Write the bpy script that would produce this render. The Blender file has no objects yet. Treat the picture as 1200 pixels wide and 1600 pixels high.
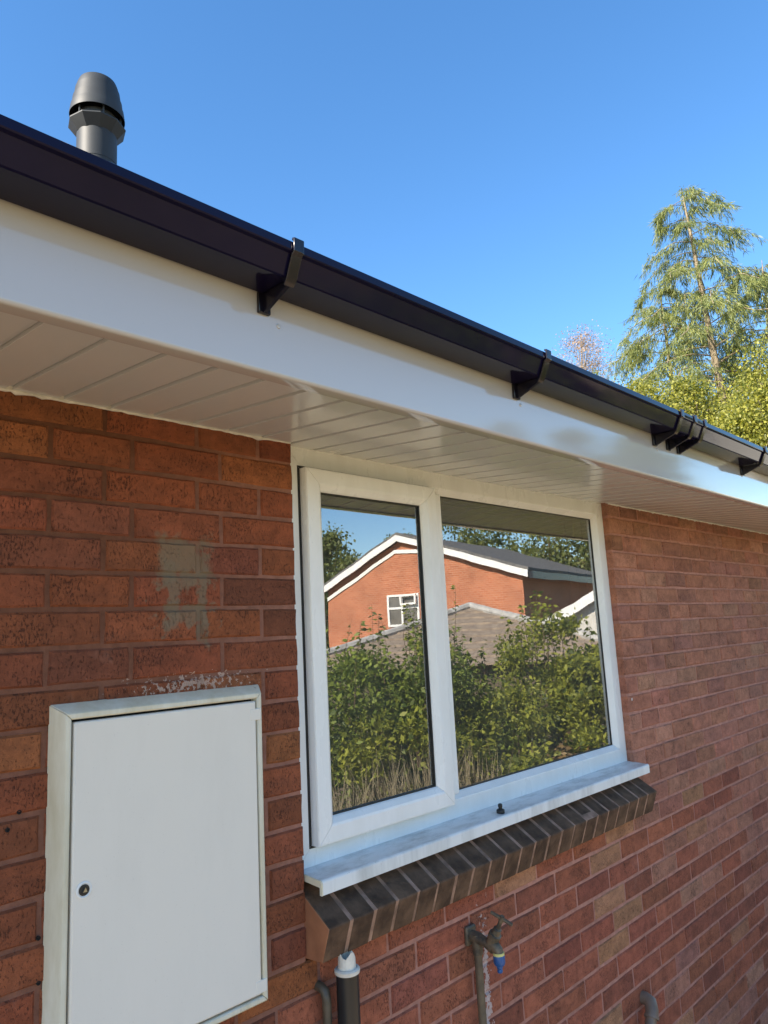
import bpy, bmesh, math, random
import numpy as np
from mathutils import Vector, Matrix

random.seed(7); rng = np.random.default_rng(7)
scene = bpy.context.scene
col = scene.collection
Z0 = 2.5                      # height of the datum (first full brick bed under the soffit) above the ground
R = math.radians

# ------------------------------------------------------------------ camera
YAW, PITCH, ROLL = R(46.009), R(9.641), R(-2.999)
CAM = np.array([-1.19427, -1.47950, -0.46142 + Z0])
FPX = 1148.88                 # focal length in pixels of a 1200 x 1600 picture
fwd = np.array([math.sin(YAW)*math.cos(PITCH), math.cos(YAW)*math.cos(PITCH), math.sin(PITCH)])
rgt0 = np.array([math.cos(YAW), -math.sin(YAW), 0.0]); up0 = np.cross(rgt0, fwd)
rgt = math.cos(ROLL)*rgt0 + math.sin(ROLL)*up0
upv = -math.sin(ROLL)*rgt0 + math.cos(ROLL)*up0
cam_data = bpy.data.cameras.new('camera'); cam = bpy.data.objects.new('camera', cam_data); col.objects.link(cam)
M = Matrix(((rgt[0], upv[0], -fwd[0], CAM[0]), (rgt[1], upv[1], -fwd[1], CAM[1]), (rgt[2], upv[2], -fwd[2], CAM[2]), (0, 0, 0, 1)))
cam.matrix_world = M
cam_data.sensor_fit = 'VERTICAL'; cam_data.sensor_height = 24.0; cam_data.lens = FPX/1600*24.0
cam_data.clip_start = 0.02; cam_data.clip_end = 2000
scene.camera = cam

# ------------------------------------------------------------------ sky, sun, exposure
SUN_AZ, SUN_EL = math.atan2(-0.985, 0.13), R(33)      # azimuth clockwise from +Y
world = bpy.data.worlds.new('World'); scene.world = world; world.use_nodes = True
wn = world.node_tree.nodes; wl = world.node_tree.links
sky = wn.new('ShaderNodeTexSky'); sky.sky_type = 'NISHITA'; sky.sun_disc = False
sky.sun_elevation = SUN_EL; sky.sun_rotation = SUN_AZ
sky.altitude = 100; sky.air_density = 1.0; sky.dust_density = 0.3; sky.ozone_density = 2.5
hs = wn.new('ShaderNodeHueSaturation'); hs.inputs['Saturation'].default_value = 1.22
wl.new(sky.outputs[0], hs.inputs['Color']); wl.new(hs.outputs[0], wn['Background'].inputs[0])
wn['Background'].inputs[1].default_value = 0.105
sd = bpy.data.lights.new('sun', 'SUN'); sd.energy = 5.0; sd.angle = R(0.55); sd.color = (1.0, 0.90, 0.76)
sun = bpy.data.objects.new('sun', sd); col.objects.link(sun)
sdir = Vector((math.sin(SUN_AZ)*math.cos(SUN_EL), math.cos(SUN_AZ)*math.cos(SUN_EL), math.sin(SUN_EL)))
sun.rotation_euler = sdir.to_track_quat('Z', 'Y').to_euler(); sun.location = (-30, 10, 30)
vs = scene.view_settings
vs.view_transform = 'Standard'; vs.look = 'None'; vs.gamma = 1.0; vs.exposure = 1.65; vs.use_curve_mapping = False
scene.cycles.max_bounces = 10; scene.cycles.transparent_max_bounces = 24; scene.cycles.diffuse_bounces = 5; scene.cycles.glossy_bounces = 6

# ------------------------------------------------------------------ helpers
ORG = {}
def base(o, origin, parent):
    ORG[o.name] = Vector(origin)
    if parent is not None:
        o.parent = parent; o.location = Vector(origin) - ORG[parent.name]
    else:
        o.location = Vector(origin)
def tag(o, label=None, cat=None, group=None, kind=None):
    if label: o['label'] = label
    if cat: o['category'] = cat
    if group: o['group'] = group
    if kind: o['kind'] = kind
    return o
def empty(name, loc, parent=None):
    o = bpy.data.objects.new(name, None); o.empty_display_size = 0.1; col.objects.link(o)
    base(o, loc, parent); return o

class MB:
    """collects faces in house coordinates (z above the datum) and links them as one mesh object"""
    def __init__(s): s.v = []; s.f = []; s.m = []
    def add(s, vs, fs, mi=0):
        n = len(s.v); s.v += [tuple(map(float, p)) for p in vs]; s.f += [[i+n for i in f] for f in fs]; s.m += [mi]*len(fs); return s
    def box(s, a, b, mi=0):
        x0, y0, z0 = a; x1, y1, z1 = b
        return s.add([(x0,y0,z0),(x1,y0,z0),(x1,y1,z0),(x0,y1,z0),(x0,y0,z1),(x1,y0,z1),(x1,y1,z1),(x0,y1,z1)],
              [(0,3,2,1),(4,5,6,7),(0,1,5,4),(1,2,6,5),(2,3,7,6),(3,0,4,7)], mi)
    def prism_x(s, prof, x0, x1, mi=0, caps=True, xs=None):
        """profile of (y, z) extruded along x"""
        n = len(prof); xs = xs or [x0, x1]
        vs = [(x, y, z) for x in xs for (y, z) in prof]; fs = []
        for k in range(len(xs)-1):
            for i in range(n):
                j = (i+1) % n; fs.append((k*n+i, k*n+j, (k+1)*n+j, (k+1)*n+i))
        if caps: fs += [tuple(range(n-1, -1, -1)), tuple((len(xs)-1)*n+i for i in range(n))]
        return s.add(vs, fs, mi)
    def prism_y(s, prof, y0, y1, mi=0):
        """profile of (x, z) extruded along y"""
        n = len(prof)
        vs = [(x, y0, z) for (x, z) in prof] + [(x, y1, z) for (x, z) in prof]
        fs = [(i, (i+1) % n, n+(i+1) % n, n+i) for i in range(n)] + [tuple(range(n)), tuple(range(2*n-1, n-1, -1))]
        return s.add(vs, fs, mi)
    def tube(s, path, rad, n=10, cap=True, mi=0):
        path = [Vector(p) for p in path]; rad = rad if hasattr(rad, '__len__') else [rad]*len(path)
        t0 = (path[1]-path[0]).normalized(); ref = Vector((0,0,1)) if abs(t0.z) < 0.9 else Vector((1,0,0))
        u = t0.cross(ref).normalized(); vs = []; fs = []
        for i, p in enumerate(path):
            t = (path[min(i+1, len(path)-1)] - path[max(i-1, 0)]).normalized()
            u = (u - t*u.dot(t)).normalized(); w = t.cross(u)
            for k in range(n):
                a = 2*math.pi*k/n; q = p + (u*math.cos(a)+w*math.sin(a))*rad[i]; vs.append(q[:])
        for i in range(len(path)-1):
            for k in range(n):
                j = (k+1) % n; fs.append((i*n+k, i*n+j, (i+1)*n+j, (i+1)*n+k))
        if cap: fs += [tuple(range(n-1, -1, -1)), tuple((len(path)-1)*n+k for k in range(n))]
        return s.add(vs, fs, mi)
    def lathe(s, c, prof, n=40, mi=0, axis='z', cap=True):
        """profile of (radius, height)"""
        vs = []; fs = []
        for (r, h) in prof:
            for k in range(n):
                a = 2*math.pi*k/n
                if axis == 'z': vs.append((c[0]+r*math.cos(a), c[1]+r*math.sin(a), c[2]+h))
                else: vs.append((c[0]+r*math.cos(a), c[1]-h, c[2]+r*math.sin(a)))   # axis y, towards the viewer
        for i in range(len(prof)-1):
            for k in range(n):
                j = (k+1) % n; fs.append((i*n+k, i*n+j, (i+1)*n+j, (i+1)*n+k))
        if cap: fs += [tuple(range(n-1, -1, -1)), tuple((len(prof)-1)*n+k for k in range(n))]
        return s.add(vs, fs, mi)
    def build(s, name, mat, parent=None, origin=None, smooth=False, bevel=0, seg=2, zoff=Z0, ang=35):
        v = np.array(s.v, float); v[:, 2] += zoff
        if origin is None:
            origin = ORG[parent.name] if parent is not None else Vector(((v[:,0].min()+v[:,0].max())/2, (v[:,1].min()+v[:,1].max())/2, v[:,2].min()))
        v = v - np.array(origin)[None]
        me = bpy.data.meshes.new(name); me.from_pydata(v.tolist(), [], s.f)
        for m in (mat if isinstance(mat, (list, tuple)) else [mat]): me.materials.append(m)
        me.polygons.foreach_set('material_index', s.m)
        bm = bmesh.new(); bm.from_mesh(me); bmesh.ops.recalc_face_normals(bm, faces=bm.faces); bm.to_mesh(me); bm.free()
        if smooth: me.shade_smooth()
        o = bpy.data.objects.new(name, me); col.objects.link(o); base(o, origin, parent)
        if smooth:
            me.set_sharp_from_angle(angle=R(ang))
        if bevel:
            b = o.modifiers.new('bevel', 'BEVEL'); b.width = bevel; b.segments = seg; b.limit_method = 'ANGLE'; b.angle_limit = R(40)
            b.harden_normals = False
            me.shade_smooth(); me.set_sharp_from_angle(angle=R(32))
        return o

def mitred(x0, x1, z0, z1, prof, gap=.0006):
    """four mitred bars of a rectangular frame; prof is (inset, y) round the section"""
    bars = []
    n = len(prof)
    corners = lambda d: [(x0+d, z0+d), (x1-d, z0+d), (x1-d, z1-d), (x0+d, z1-d)]
    for k in range(4):
        m = MB(); vs = []
        for e_, end in enumerate((k, (k+1) % 4)):
            for (d, y) in prof:
                cx, cz = corners(d)[end]; sgn = gap*(1 if e_ == 0 else -1)*(1 if k in (0, 1) else -1)
                vs.append((cx+(sgn if k in (0, 2) else 0), y, cz+(sgn if k in (1, 3) else 0)))
        fs = [(i, (i+1) % n, n+(i+1) % n, n+i) for i in range(n)] + [tuple(range(n)), tuple(range(2*n-1, n-1, -1))]
        m.add(vs, fs); bars.append(m)
    return bars      # bottom, right, top, left

def leaf_mesh(name, P, D, L, Wd, mat, parent=None, origin=(0,0,0), shade=None):
    """many folded leaf quads: base points P, directions D, lengths L, widths Wd (world coordinates)"""
    N = len(P); D = D/np.linalg.norm(D, axis=1)[:, None]
    r = rng.normal(size=(N, 3)); S = np.cross(D, r); S /= np.linalg.norm(S, axis=1)[:, None]+1e-9
    nrm = np.cross(D, S)
    L = np.broadcast_to(L, (N,)); Wd = np.broadcast_to(Wd, (N,))
    v = np.empty((N, 4, 3)); v[:,0] = P; v[:,1] = P + D*(L*0.45)[:,None] + S*(Wd*0.5)[:,None] + nrm*(Wd*0.12)[:,None]
    v[:,2] = P + D*L[:,None] - nrm*(L*0.06)[:,None]; v[:,3] = P + D*(L*0.45)[:,None] - S*(Wd*0.5)[:,None] + nrm*(Wd*0.12)[:,None]
    v = v.reshape(-1, 3) - np.array(origin)[None]
    me = bpy.data.meshes.new(name); me.vertices.add(4*N); me.vertices.foreach_set('co', v.ravel())
    me.loops.add(4*N); me.polygons.add(N)
    me.polygons.foreach_set('loop_start', np.arange(N)*4)
    me.loops.foreach_set('vertex_index', np.arange(4*N)); me.update(calc_edges=True)
    at = me.attributes.new('leaf', 'FLOAT', 'FACE'); at.data.foreach_set('value', rng.random(N).astype(np.float32))
    me.materials.append(mat)
    o = bpy.data.objects.new(name, me); col.objects.link(o); base(o, origin, parent); return o

# ------------------------------------------------------------------ materials
def new_mat(name):
    m = bpy.data.materials.new(name); m.use_nodes = True; nt = m.node_tree
    return m, nt.nodes, nt.links, nt.nodes['Principled BSDF']
def noise(n, l, scale, detail=4, rough=0.55, vec=None, sc=None):
    t = n.new('ShaderNodeTexNoise'); t.inputs['Scale'].default_value = scale; t.inputs['Detail'].default_value = detail; t.inputs['Roughness'].default_value = rough
    if vec is None:
        g = n.new('ShaderNodeNewGeometry'); vec = g.outputs['Position']
    if sc:
        mp = n.new('ShaderNodeVectorMath'); mp.operation = 'MULTIPLY'; mp.inputs[1].default_value = sc; l.new(vec, mp.inputs[0]); vec = mp.outputs[0]
    l.new(vec, t.inputs['Vector']); return t.outputs['Fac']
def ramp(n, l, src, stops):
    r = n.new('ShaderNodeValToRGB'); cr = r.color_ramp
    while len(cr.elements) < len(stops): cr.elements.new(0.5)
    for e, (p, c) in zip(cr.elements, stops):
        e.position = p; e.color = (c[0], c[1], c[2], 1) if hasattr(c, '__len__') else (c, c, c, 1)
    l.new(src, r.inputs[0]); return r.outputs[0]
def mix(n, l, fac, a, b, mode='MIX'):
    m = n.new('ShaderNodeMix'); m.data_type = 'RGBA'; m.blend_type = mode; m.clamp_factor = True
    for sock, v in ((m.inputs[0], fac), (m.inputs[6], a), (m.inputs[7], b)):
        if isinstance(v, (int, float)): sock.default_value = v
        elif hasattr(v, '__len__'): sock.default_value = (*v, 1)
        else: l.new(v, sock)
    return m.outputs[2]
def bump(n, l, p, h, strength, dist):
    b = n.new('ShaderNodeBump'); b.inputs['Strength'].default_value = strength; b.inputs['Distance'].default_value = dist
    l.new(h, b.inputs['Height']); l.new(b.outputs[0], p.inputs['Normal']); return b
def math_(n, l, op, a, b):
    m = n.new('ShaderNodeMath'); m.operation = op
    for s, v in ((m.inputs[0], a), (m.inputs[1], b)):
        if isinstance(v, (int, float)): s.default_value = v
        else: l.new(v, s)
    return m.outputs[0]

def simple(name, c, rough=0.5, var=0.12, nscale=6, spec=0.5, bumps=None, c2=None, coat=0, metal=0):
    m, n, l, p = new_mat(name)
    f = noise(n, l, nscale, 5)
    lo = tuple(x*(1-var) for x in c) if c2 is None else c2
    l.new(ramp(n, l, f, [(0.35, lo), (0.65, c)]), p.inputs['Base Color'])
    p.inputs['Roughness'].default_value = rough; p.inputs['Specular IOR Level'].default_value = spec
    p.inputs['Coat Weight'].default_value = coat; p.inputs['Coat Roughness'].default_value = 0.05; p.inputs['Metallic'].default_value = metal
    if bumps: bump(n, l, p, noise(n, l, bumps[0], 4), bumps[1], bumps[2])
    return m

STAINS = [  # centre x, z, half sizes, colour, edge noise: cement smears, lime runs, scuffs on the wall
    (-.322, -.262, .062, .046, (0.195, 0.145, 0.095), .028, 26), (-.352, -.345, .016, .065, (0.18, 0.135, 0.09), .016, 26), (-.275, -.350, .014, .095, (0.18, 0.135, 0.09), .014, 30),
    (-.318, -.312, .055, .016, (0.18, 0.135, 0.09), .016, 30), (-.315, -.388, .060, .020, (0.185, 0.135, 0.09), .026, 30),
    (.668, -1.465, .009, .080, (0.55, 0.44, 0.40), .028, 60), (.662, -1.585, .008, .045, (0.58, 0.48, 0.44), .030, 70),
    (-.295, -.540, .045, .006, (0.45, 0.33, 0.27), .030, 95), (1.765, -.770, .006, .006, (0.7, 0.68, 0.66), .002, 40)]
def stain(n, l, c, pos):
    sx = n.new('ShaderNodeSeparateXYZ'); l.new(pos, sx.inputs[0]); cache = {}
    for (cx, cz, hx, hz, colr, amp, sc) in STAINS:
        if sc not in cache: cache[sc] = noise(n, l, sc, 4, 0.65, pos)
        dx = math_(n, l, 'DIVIDE', math_(n, l, 'ABSOLUTE', math_(n, l, 'SUBTRACT', sx.outputs[0], cx), 0), hx)
        dz = math_(n, l, 'DIVIDE', math_(n, l, 'ABSOLUTE', math_(n, l, 'SUBTRACT', sx.outputs[2], cz+Z0), 0), hz)
        d = math_(n, l, 'MAXIMUM', dx, dz)
        d = math_(n, l, 'ADD', d, math_(n, l, 'MULTIPLY', math_(n, l, 'SUBTRACT', cache[sc], 0.5), amp/min(hx, hz)*4.2))
        c = mix(n, l, math_(n, l, 'MULTIPLY', ramp(n, l, math_(n, l, 'MULTIPLY', d, 0.5), [(0.36, 1.0), (0.60, 0.0)]), 0.80), c, colr)
    return c
def brick_mat(name, use_attr):
    m, n, l, p = new_mat(name)
    if use_attr:
        a = n.new('ShaderNodeAttribute'); a.attribute_name = 'tint'; tint = a.outputs['Color']; alpha = a.outputs['Alpha']
    else:
        a = n.new('ShaderNodeObjectInfo'); tint = a.outputs['Color']; alpha = a.outputs['Alpha']
    g = n.new('ShaderNodeNewGeometry'); pos = g.outputs['Position']
    # each brick has its own stretch of clay: shift the texture by its own number
    off = n.new('ShaderNodeVectorMath'); off.operation = 'SCALE'; off.inputs[0].default_value = (37.0, 11.0, 23.0); l.new(alpha, off.inputs['Scale'])
    ad = n.new('ShaderNodeVectorMath'); l.new(pos, ad.inputs[0]); l.new(off.outputs[0], ad.inputs[1]); pv = ad.outputs[0]
    burn = noise(n, l, 9.0, 3, 0.6, pv, (0.8, 1, 2.2))
    c = mix(n, l, ramp(n, l, burn, [(0.44, 0.0), (0.70, 0.62)]), tint, mix(n, l, 0.58, tint, (0.085, 0.034, 0.022)))
    soft = noise(n, l, 38.0, 5, 0.65, pv)
    c = mix(n, l, 1.0, c, ramp(n, l, soft, [(0.25, 0.72), (0.75, 1.25)]), 'MULTIPLY')
    gr = noise(n, l, 420.0, 3, 0.6, pv)
    c = mix(n, l, 1.0, c, ramp(n, l, gr, [(0.3, 0.86), (0.7, 1.12)]), 'MULTIPLY')
    st = noise(n, l, 300.0, 5, 0.74, pv, (1.0, 1.0, 0.46))           # drag marks of the wire
    st2 = noise(n, l, 13.0, 2, 0.5, pv)
    stm = math_(n, l, 'ADD', st, math_(n, l, 'MULTIPLY', math_(n, l, 'SUBTRACT', st2, 0.5), 0.22))
    mask = ramp(n, l, stm, [(0.385, 1.0), (0.440, 0.0)])
    c = mix(n, l, math_(n, l, 'MULTIPLY', mask, 0.68), c, (0.036, 0.014, 0.010))
    eff = noise(n, l, 5.0, 5, 0.7, pos)
    c = mix(n, l, math_(n, l, 'MULTIPLY', ramp(n, l, eff, [(0.62, 0.0), (0.80, 1.0)]), 0.25), c, (0.42, 0.30, 0.25))
    c = stain(n, l, c, pos)
    l.new(c, p.inputs['Base Color']); p.inputs['Roughness'].default_value = 0.88; p.inputs['Specular IOR Level'].default_value = 0.3
    h = math_(n, l, 'ADD', math_(n, l, 'MULTIPLY', mask, -1.0), math_(n, l, 'ADD', math_(n, l, 'MULTIPLY', soft, 0.9), math_(n, l, 'MULTIPLY', gr, 0.25)))
    bump(n, l, p, h, 0.75, 0.0022)
    return m
M_BRICK = brick_mat('rustic_brick', False); M_BRICKA = brick_mat('rustic_brick_field', True)

def mortar_mat():
    m, n, l, p = new_mat('mortar')
    f = noise(n, l, 30, 5, 0.7); big = noise(n, l, 2.2, 3)
    g = n.new('ShaderNodeNewGeometry'); sx = n.new('ShaderNodeSeparateXYZ'); l.new(g.outputs['Position'], sx.inputs[0])
    # mortar is pink; browner left of the window, dim warm light painted in
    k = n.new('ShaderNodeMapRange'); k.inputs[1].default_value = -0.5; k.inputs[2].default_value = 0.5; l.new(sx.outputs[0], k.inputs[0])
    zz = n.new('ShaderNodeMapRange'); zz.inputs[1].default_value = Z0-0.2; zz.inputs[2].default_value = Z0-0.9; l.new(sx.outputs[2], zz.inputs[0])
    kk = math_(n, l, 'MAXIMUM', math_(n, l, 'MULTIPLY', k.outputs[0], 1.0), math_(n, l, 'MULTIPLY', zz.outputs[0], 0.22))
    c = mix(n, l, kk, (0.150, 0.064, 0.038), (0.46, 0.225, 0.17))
    c = mix(n, l, 1.0, c, ramp(n, l, f, [(0.25, 0.68), (0.75, 1.22)]), 'MULTIPLY')
    c = mix(n, l, 1.0, c, ramp(n, l, big, [(0.3, 0.8), (0.7, 1.1)]), 'MULTIPLY')
    c = stain(n, l, c, g.outputs['Position'])
    l.new(c, p.inputs['Base Color']); p.inputs['Roughness'].default_value = 0.95; p.inputs['Specular IOR Level'].default_value = 0.2
    bump(n, l, p, noise(n, l, 160, 4, 0.7), 0.7, 0.0025)
    return m
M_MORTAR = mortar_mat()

def pvc_mat(name, c, rough, dirt=0.25, stretch=(0.4, 3, 3), coat=0.0, grime=(0.45, 0.43, 0.37)):
    m, n, l, p = new_mat(name)
    d = noise(n, l, 5, 5, 0.65, None, stretch); sp = noise(n, l, 260, 2, 0.5)
    cc = mix(n, l, math_(n, l, 'MULTIPLY', ramp(n, l, d, [(0.45, 0.0), (0.8, 1.0)]), dirt), c, grime)
    cc = mix(n, l, math_(n, l, 'MULTIPLY', ramp(n, l, sp, [(0.70, 0.0), (0.76, 1.0)]), dirt), cc, (0.2, 0.18, 0.15))
    l.new(cc, p.inputs['Base Color']); p.inputs['Specular IOR Level'].default_value = 0.5
    l.new(ramp(n, l, d, [(0.3, rough*0.8), (0.8, rough*1.5)]), p.inputs['Roughness'])
    p.inputs['Coat Weight'].default_value = coat; p.inputs['Coat Roughness'].default_value = 0.06
    bump(n, l, p, noise(n, l, 3.5, 2), 0.03, 0.02)
    return m
M_FASCIA = pvc_mat('fascia_white_pvc', (0.47, 0.455, 0.455), 0.10, 0.15, (0.15, 2, 1.5), 0.8)
M_SOFFIT = pvc_mat('soffit_white_pvc', (0.60, 0.615, 0.625), 0.20, 0.15, (2, 0.3, 1), 0.3)
M_FRAME = pvc_mat('window_white_pvc', (0.80, 0.81, 0.80), 0.28, 0.30, (1.5, 1.5, 0.5))
M_CILL = pvc_mat('cill_white_pvc', (0.76, 0.76, 0.74), 0.4, 0.75, (2.2, 6, 0.3), 0, (0.30, 0.29, 0.25))
M_ENDCAP = simple('cream_pvc', (0.72, 0.66, 0.50), 0.5)
M_BEAD = simple('white_sealant', (0.75, 0.72, 0.66), 0.5, 0.3, 25)
M_GUTTER = simple('dark_brown_pvc', (0.008, 0.006, 0.026), 0.07, 0.2, 3, 0.24, (3.0, 0.05, 0.01))
M_BRACKET = simple('black_pvc', (0.007, 0.006, 0.013), 0.25, 0.2, 5)
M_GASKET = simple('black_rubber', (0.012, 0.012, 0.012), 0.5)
M_BOX = pvc_mat('off_white_grp', (0.73, 0.69, 0.62), 0.45, 0.14, (2.5, 2, 0.7), 0, (0.52, 0.47, 0.37))
def boxframe_mat():
    m, n, l, p = new_mat('weathered_cream_grp')
    d = noise(n, l, 6, 6, 0.7, None, (3, 3, 0.6)); cr = noise(n, l, 40, 3, 0.7, None, (1, 1, 0.25))
    c = ramp(n, l, d, [(0.3, (0.55, 0.50, 0.36)), (0.7, (0.72, 0.69, 0.58))])
    c = mix(n, l, math_(n, l, 'MULTIPLY', ramp(n, l, cr, [(0.70, 0.0), (0.78, 1.0)]), 0.6), c, (0.25, 0.22, 0.15))
    l.new(c, p.inputs['Base Color']); p.inputs['Roughness'].default_value = 0.6; return m
M_BOXFRAME = boxframe_mat()
M_FLUE = simple('grey_flue_plastic', (0.036, 0.040, 0.043), 0.55, 0.2, 12, 0.3, (60, 0.1, 0.001))
M_CILLBRICK = simple('dark_brown_cill_brick', (0.155, 0.094, 0.060), 0.8, 0.45, 21, 0.12, (110, 0.8, 0.003), (0.070, 0.044, 0.030))
M_BRICKEND = simple('orange_brick_end', (0.36, 0.15, 0.075), 0.8, 0.25, 20, 0.3, (80, 0.3, 0.001))
M_CEMENT = simple('olive_grey_cement', (0.20, 0.165, 0.105), 0.95, 0.35, 22, 0.2, (90, 0.8, 0.003), (0.115, 0.095, 0.06))
M_BRASS = simple('tarnished_brass', (0.21, 0.155, 0.095), 0.55, 0.5, 40, 0.5, (120, 0.4, 0.001), (0.075, 0.065, 0.050), metal=0.3)
M_COPPER = simple('weathered_pipe', (0.16, 0.115, 0.07), 0.55, 0.4, 25, 0.4, None, (0.085, 0.065, 0.045))
M_BLUE = simple('blue_plastic', (0.02, 0.09, 0.27), 0.35)
M_YELLOW = simple('yellow_plastic', (0.65, 0.60, 0.22), 0.5)
M_BLACKPIPE = simple('black_pipe_plastic', (0.018, 0.020, 0.022), 0.32, 0.2, 8)
M_WHITEPIPE = simple('white_pipe_plastic', (0.76, 0.70, 0.60), 0.5, 0.25, 40)
M_WASTE = simple('brown_waste_pipe', (0.22, 0.155, 0.11), 0.5, 0.25, 15)
M_SCALE = simple('white_limescale', (0.62, 0.58, 0.55), 0.9, 0.3, 60)
M_DARKHOLE = simple('dark_hole', (0.01, 0.008, 0.007), 0.9)
M_CHROME = simple('lock_metal', (0.45, 0.44, 0.42), 0.3, 0.2, 20, 0.5, metal=1.0)
M_RED = simple('red_cap', (0.5, 0.03, 0.02), 0.5)
M_ROOM = simple('room_paint', (0.28, 0.27, 0.25), 0.9)
M_CURTAIN = simple('grey_curtain', (0.10, 0.10, 0.095), 0.9, 0.3, 10)
M_TILE = simple('brown_roof_tile', (0.16, 0.115, 0.09), 0.85, 0.35, 9, 0.3, (30, 0.5, 0.01), (0.10, 0.08, 0.07))
M_TILEGREY = simple('grey_roof_tile', (0.17, 0.165, 0.16), 0.85, 0.35, 9, 0.3, (30, 0.5, 0.01), (0.09, 0.09, 0.09))
M_WHITE = simple('white_gloss_board', (0.80, 0.80, 0.78), 0.4)
M_LEAD = simple('pale_ridge_mortar', (0.50, 0.49, 0.46), 0.8, 0.4, 5)
M_BARK = simple('bark', (0.27, 0.22, 0.15), 0.95, 0.5, 14, 0.2, (25, 0.8, 0.02), (0.13, 0.105, 0.07))
M_TWIG = simple('twig', (0.12, 0.08, 0.05), 0.9, 0.4, 14)
M_STRAW = simple('dry_stem', (0.27, 0.23, 0.15), 0.9, 0.5, 9, 0.2, None, (0.13, 0.11, 0.065))

def foliage(name, lo, hi, trans=0.35):
    m, n, l, p = new_mat(name)
    a = n.new('ShaderNodeAttribute'); a.attribute_name = 'leaf'
    f = math_(n, l, 'ADD', math_(n, l, 'MULTIPLY', a.outputs['Fac'], 0.6), math_(n, l, 'MULTIPLY', noise(n, l, 1.6, 3), 0.5))
    c = ramp(n, l, f, [(0.25, lo), (0.75, hi)])
    p.inputs['Roughness'].default_value = 0.5; p.inputs['Specular IOR Level'].default_value = 0.35
    l.new(c, p.inputs['Base Color'])
    t = n.new('ShaderNodeBsdfTranslucent'); l.new(mix(n, l, 1.0, c, (1.3, 1.25, 0.6), 'MULTIPLY'), t.inputs['Color'])
    ms = n.new('ShaderNodeMixShader'); ms.inputs[0].default_value = trans
    l.new(p.outputs[0], ms.inputs[1]); l.new(t.outputs[0], ms.inputs[2]); l.new(ms.outputs[0], n['Material Output'].inputs['Surface'])
    return m
M_SHRUB = foliage('shrub_leaf', (0.040, 0.070, 0.014), (0.24, 0.30, 0.048))
M_SHRUBY = foliage('yellow_green_leaf', (0.055, 0.085, 0.016), (0.36, 0.38, 0.055), 0.45)
M_NEEDLE = foliage('conifer_needle', (0.060, 0.098, 0.042), (0.255, 0.275, 0.085), 0.4)
M_BROAD = foliage('broadleaf', (0.06, 0.085, 0.016), (0.33, 0.32, 0.06), 0.45)
M_FAR = foliage('far_leaf', (0.07, 0.10, 0.035), (0.22, 0.25, 0.075), 0.4)
M_PINK = foliage('pink_bud', (0.22, 0.15, 0.11), (0.38, 0.27, 0.19), 0.3)

def glass_mat():
    m, n, l, p = new_mat('window_glass'); n.remove(p)
    tr = n.new('ShaderNodeBsdfTransparent'); tr.inputs['Color'].default_value = (0.86, 0.90, 0.87, 1)
    gl = n.new('ShaderNodeBsdfGlossy'); gl.inputs['Roughness'].default_value = 0.0; gl.inputs['Color'].default_value = (1, 1, 1, 1)
    b = n.new('ShaderNodeBump'); b.inputs['Strength'].default_value = 0.035; b.inputs['Distance'].default_value = 0.006
    l.new(noise(n, l, 5.5, 1, 0.4), b.inputs['Height']); l.new(b.outputs[0], gl.inputs['Normal'])
    fr = n.new('ShaderNodeFresnel'); fr.inputs['IOR'].default_value = 3.0
    ms = n.new('ShaderNodeMixShader'); l.new(math_(n, l, 'ADD', fr.outputs[0], 0.05), ms.inputs[0])
    l.new(tr.outputs[0], ms.inputs[1]); l.new(gl.outputs[0], ms.inputs[2])
    df = n.new('ShaderNodeBsdfDiffuse'); df.inputs['Color'].default_value = (0.62, 0.60, 0.55, 1)      # pale smeared veil that paints haze into the reflection
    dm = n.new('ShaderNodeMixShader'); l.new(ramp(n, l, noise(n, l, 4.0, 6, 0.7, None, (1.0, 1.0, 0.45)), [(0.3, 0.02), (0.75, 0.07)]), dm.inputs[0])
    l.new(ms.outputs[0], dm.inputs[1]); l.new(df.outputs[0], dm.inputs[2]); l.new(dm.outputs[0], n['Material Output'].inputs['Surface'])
    return m
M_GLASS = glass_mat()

def tiles_brick(name, c1, c2, mortar):
    """brickwork too far off to tell its bricks apart"""
    m, n, l, p = new_mat(name)
    tc = n.new('ShaderNodeTexCoord'); b = n.new('ShaderNodeTexBrick'); b.inputs['Scale'].default_value = 1.0
    b.inputs['Brick Width'].default_value = 0.225; b.inputs['Row Height'].default_value = 0.075; b.inputs['Mortar Size'].default_value = 0.006
    sw = n.new('ShaderNodeSeparateXYZ'); cb = n.new('ShaderNodeCombineXYZ'); l.new(tc.outputs['Object'], sw.inputs[0])
    l.new(math_(n, l, 'ADD', sw.outputs[0], sw.outputs[1]), cb.inputs[0]); l.new(sw.outputs[2], cb.inputs[1]); l.new(cb.outputs[0], b.inputs['Vector'])
    b.inputs['Color1'].default_value = (*c1, 1); b.inputs['Color2'].default_value = (*c2, 1); b.inputs['Mortar'].default_value = (*mortar, 1)
    l.new(mix(n, l, 1.0, b.outputs['Color'], ramp(n, l, noise(n, l, 1.3, 4), [(0.3, 0.82), (0.7, 1.1)]), 'MULTIPLY'), p.inputs['Base Color'])
    p.inputs['Roughness'].default_value = 0.9; return m
M_FARBRICK = tiles_brick('orange_brickwork', (0.46, 0.16, 0.075), (0.38, 0.115, 0.05), (0.50, 0.30, 0.20))
M_SIDEBRICK = tiles_brick('red_brickwork', (0.34, 0.11, 0.055), (0.30, 0.095, 0.045), (0.30, 0.17, 0.12))

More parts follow.
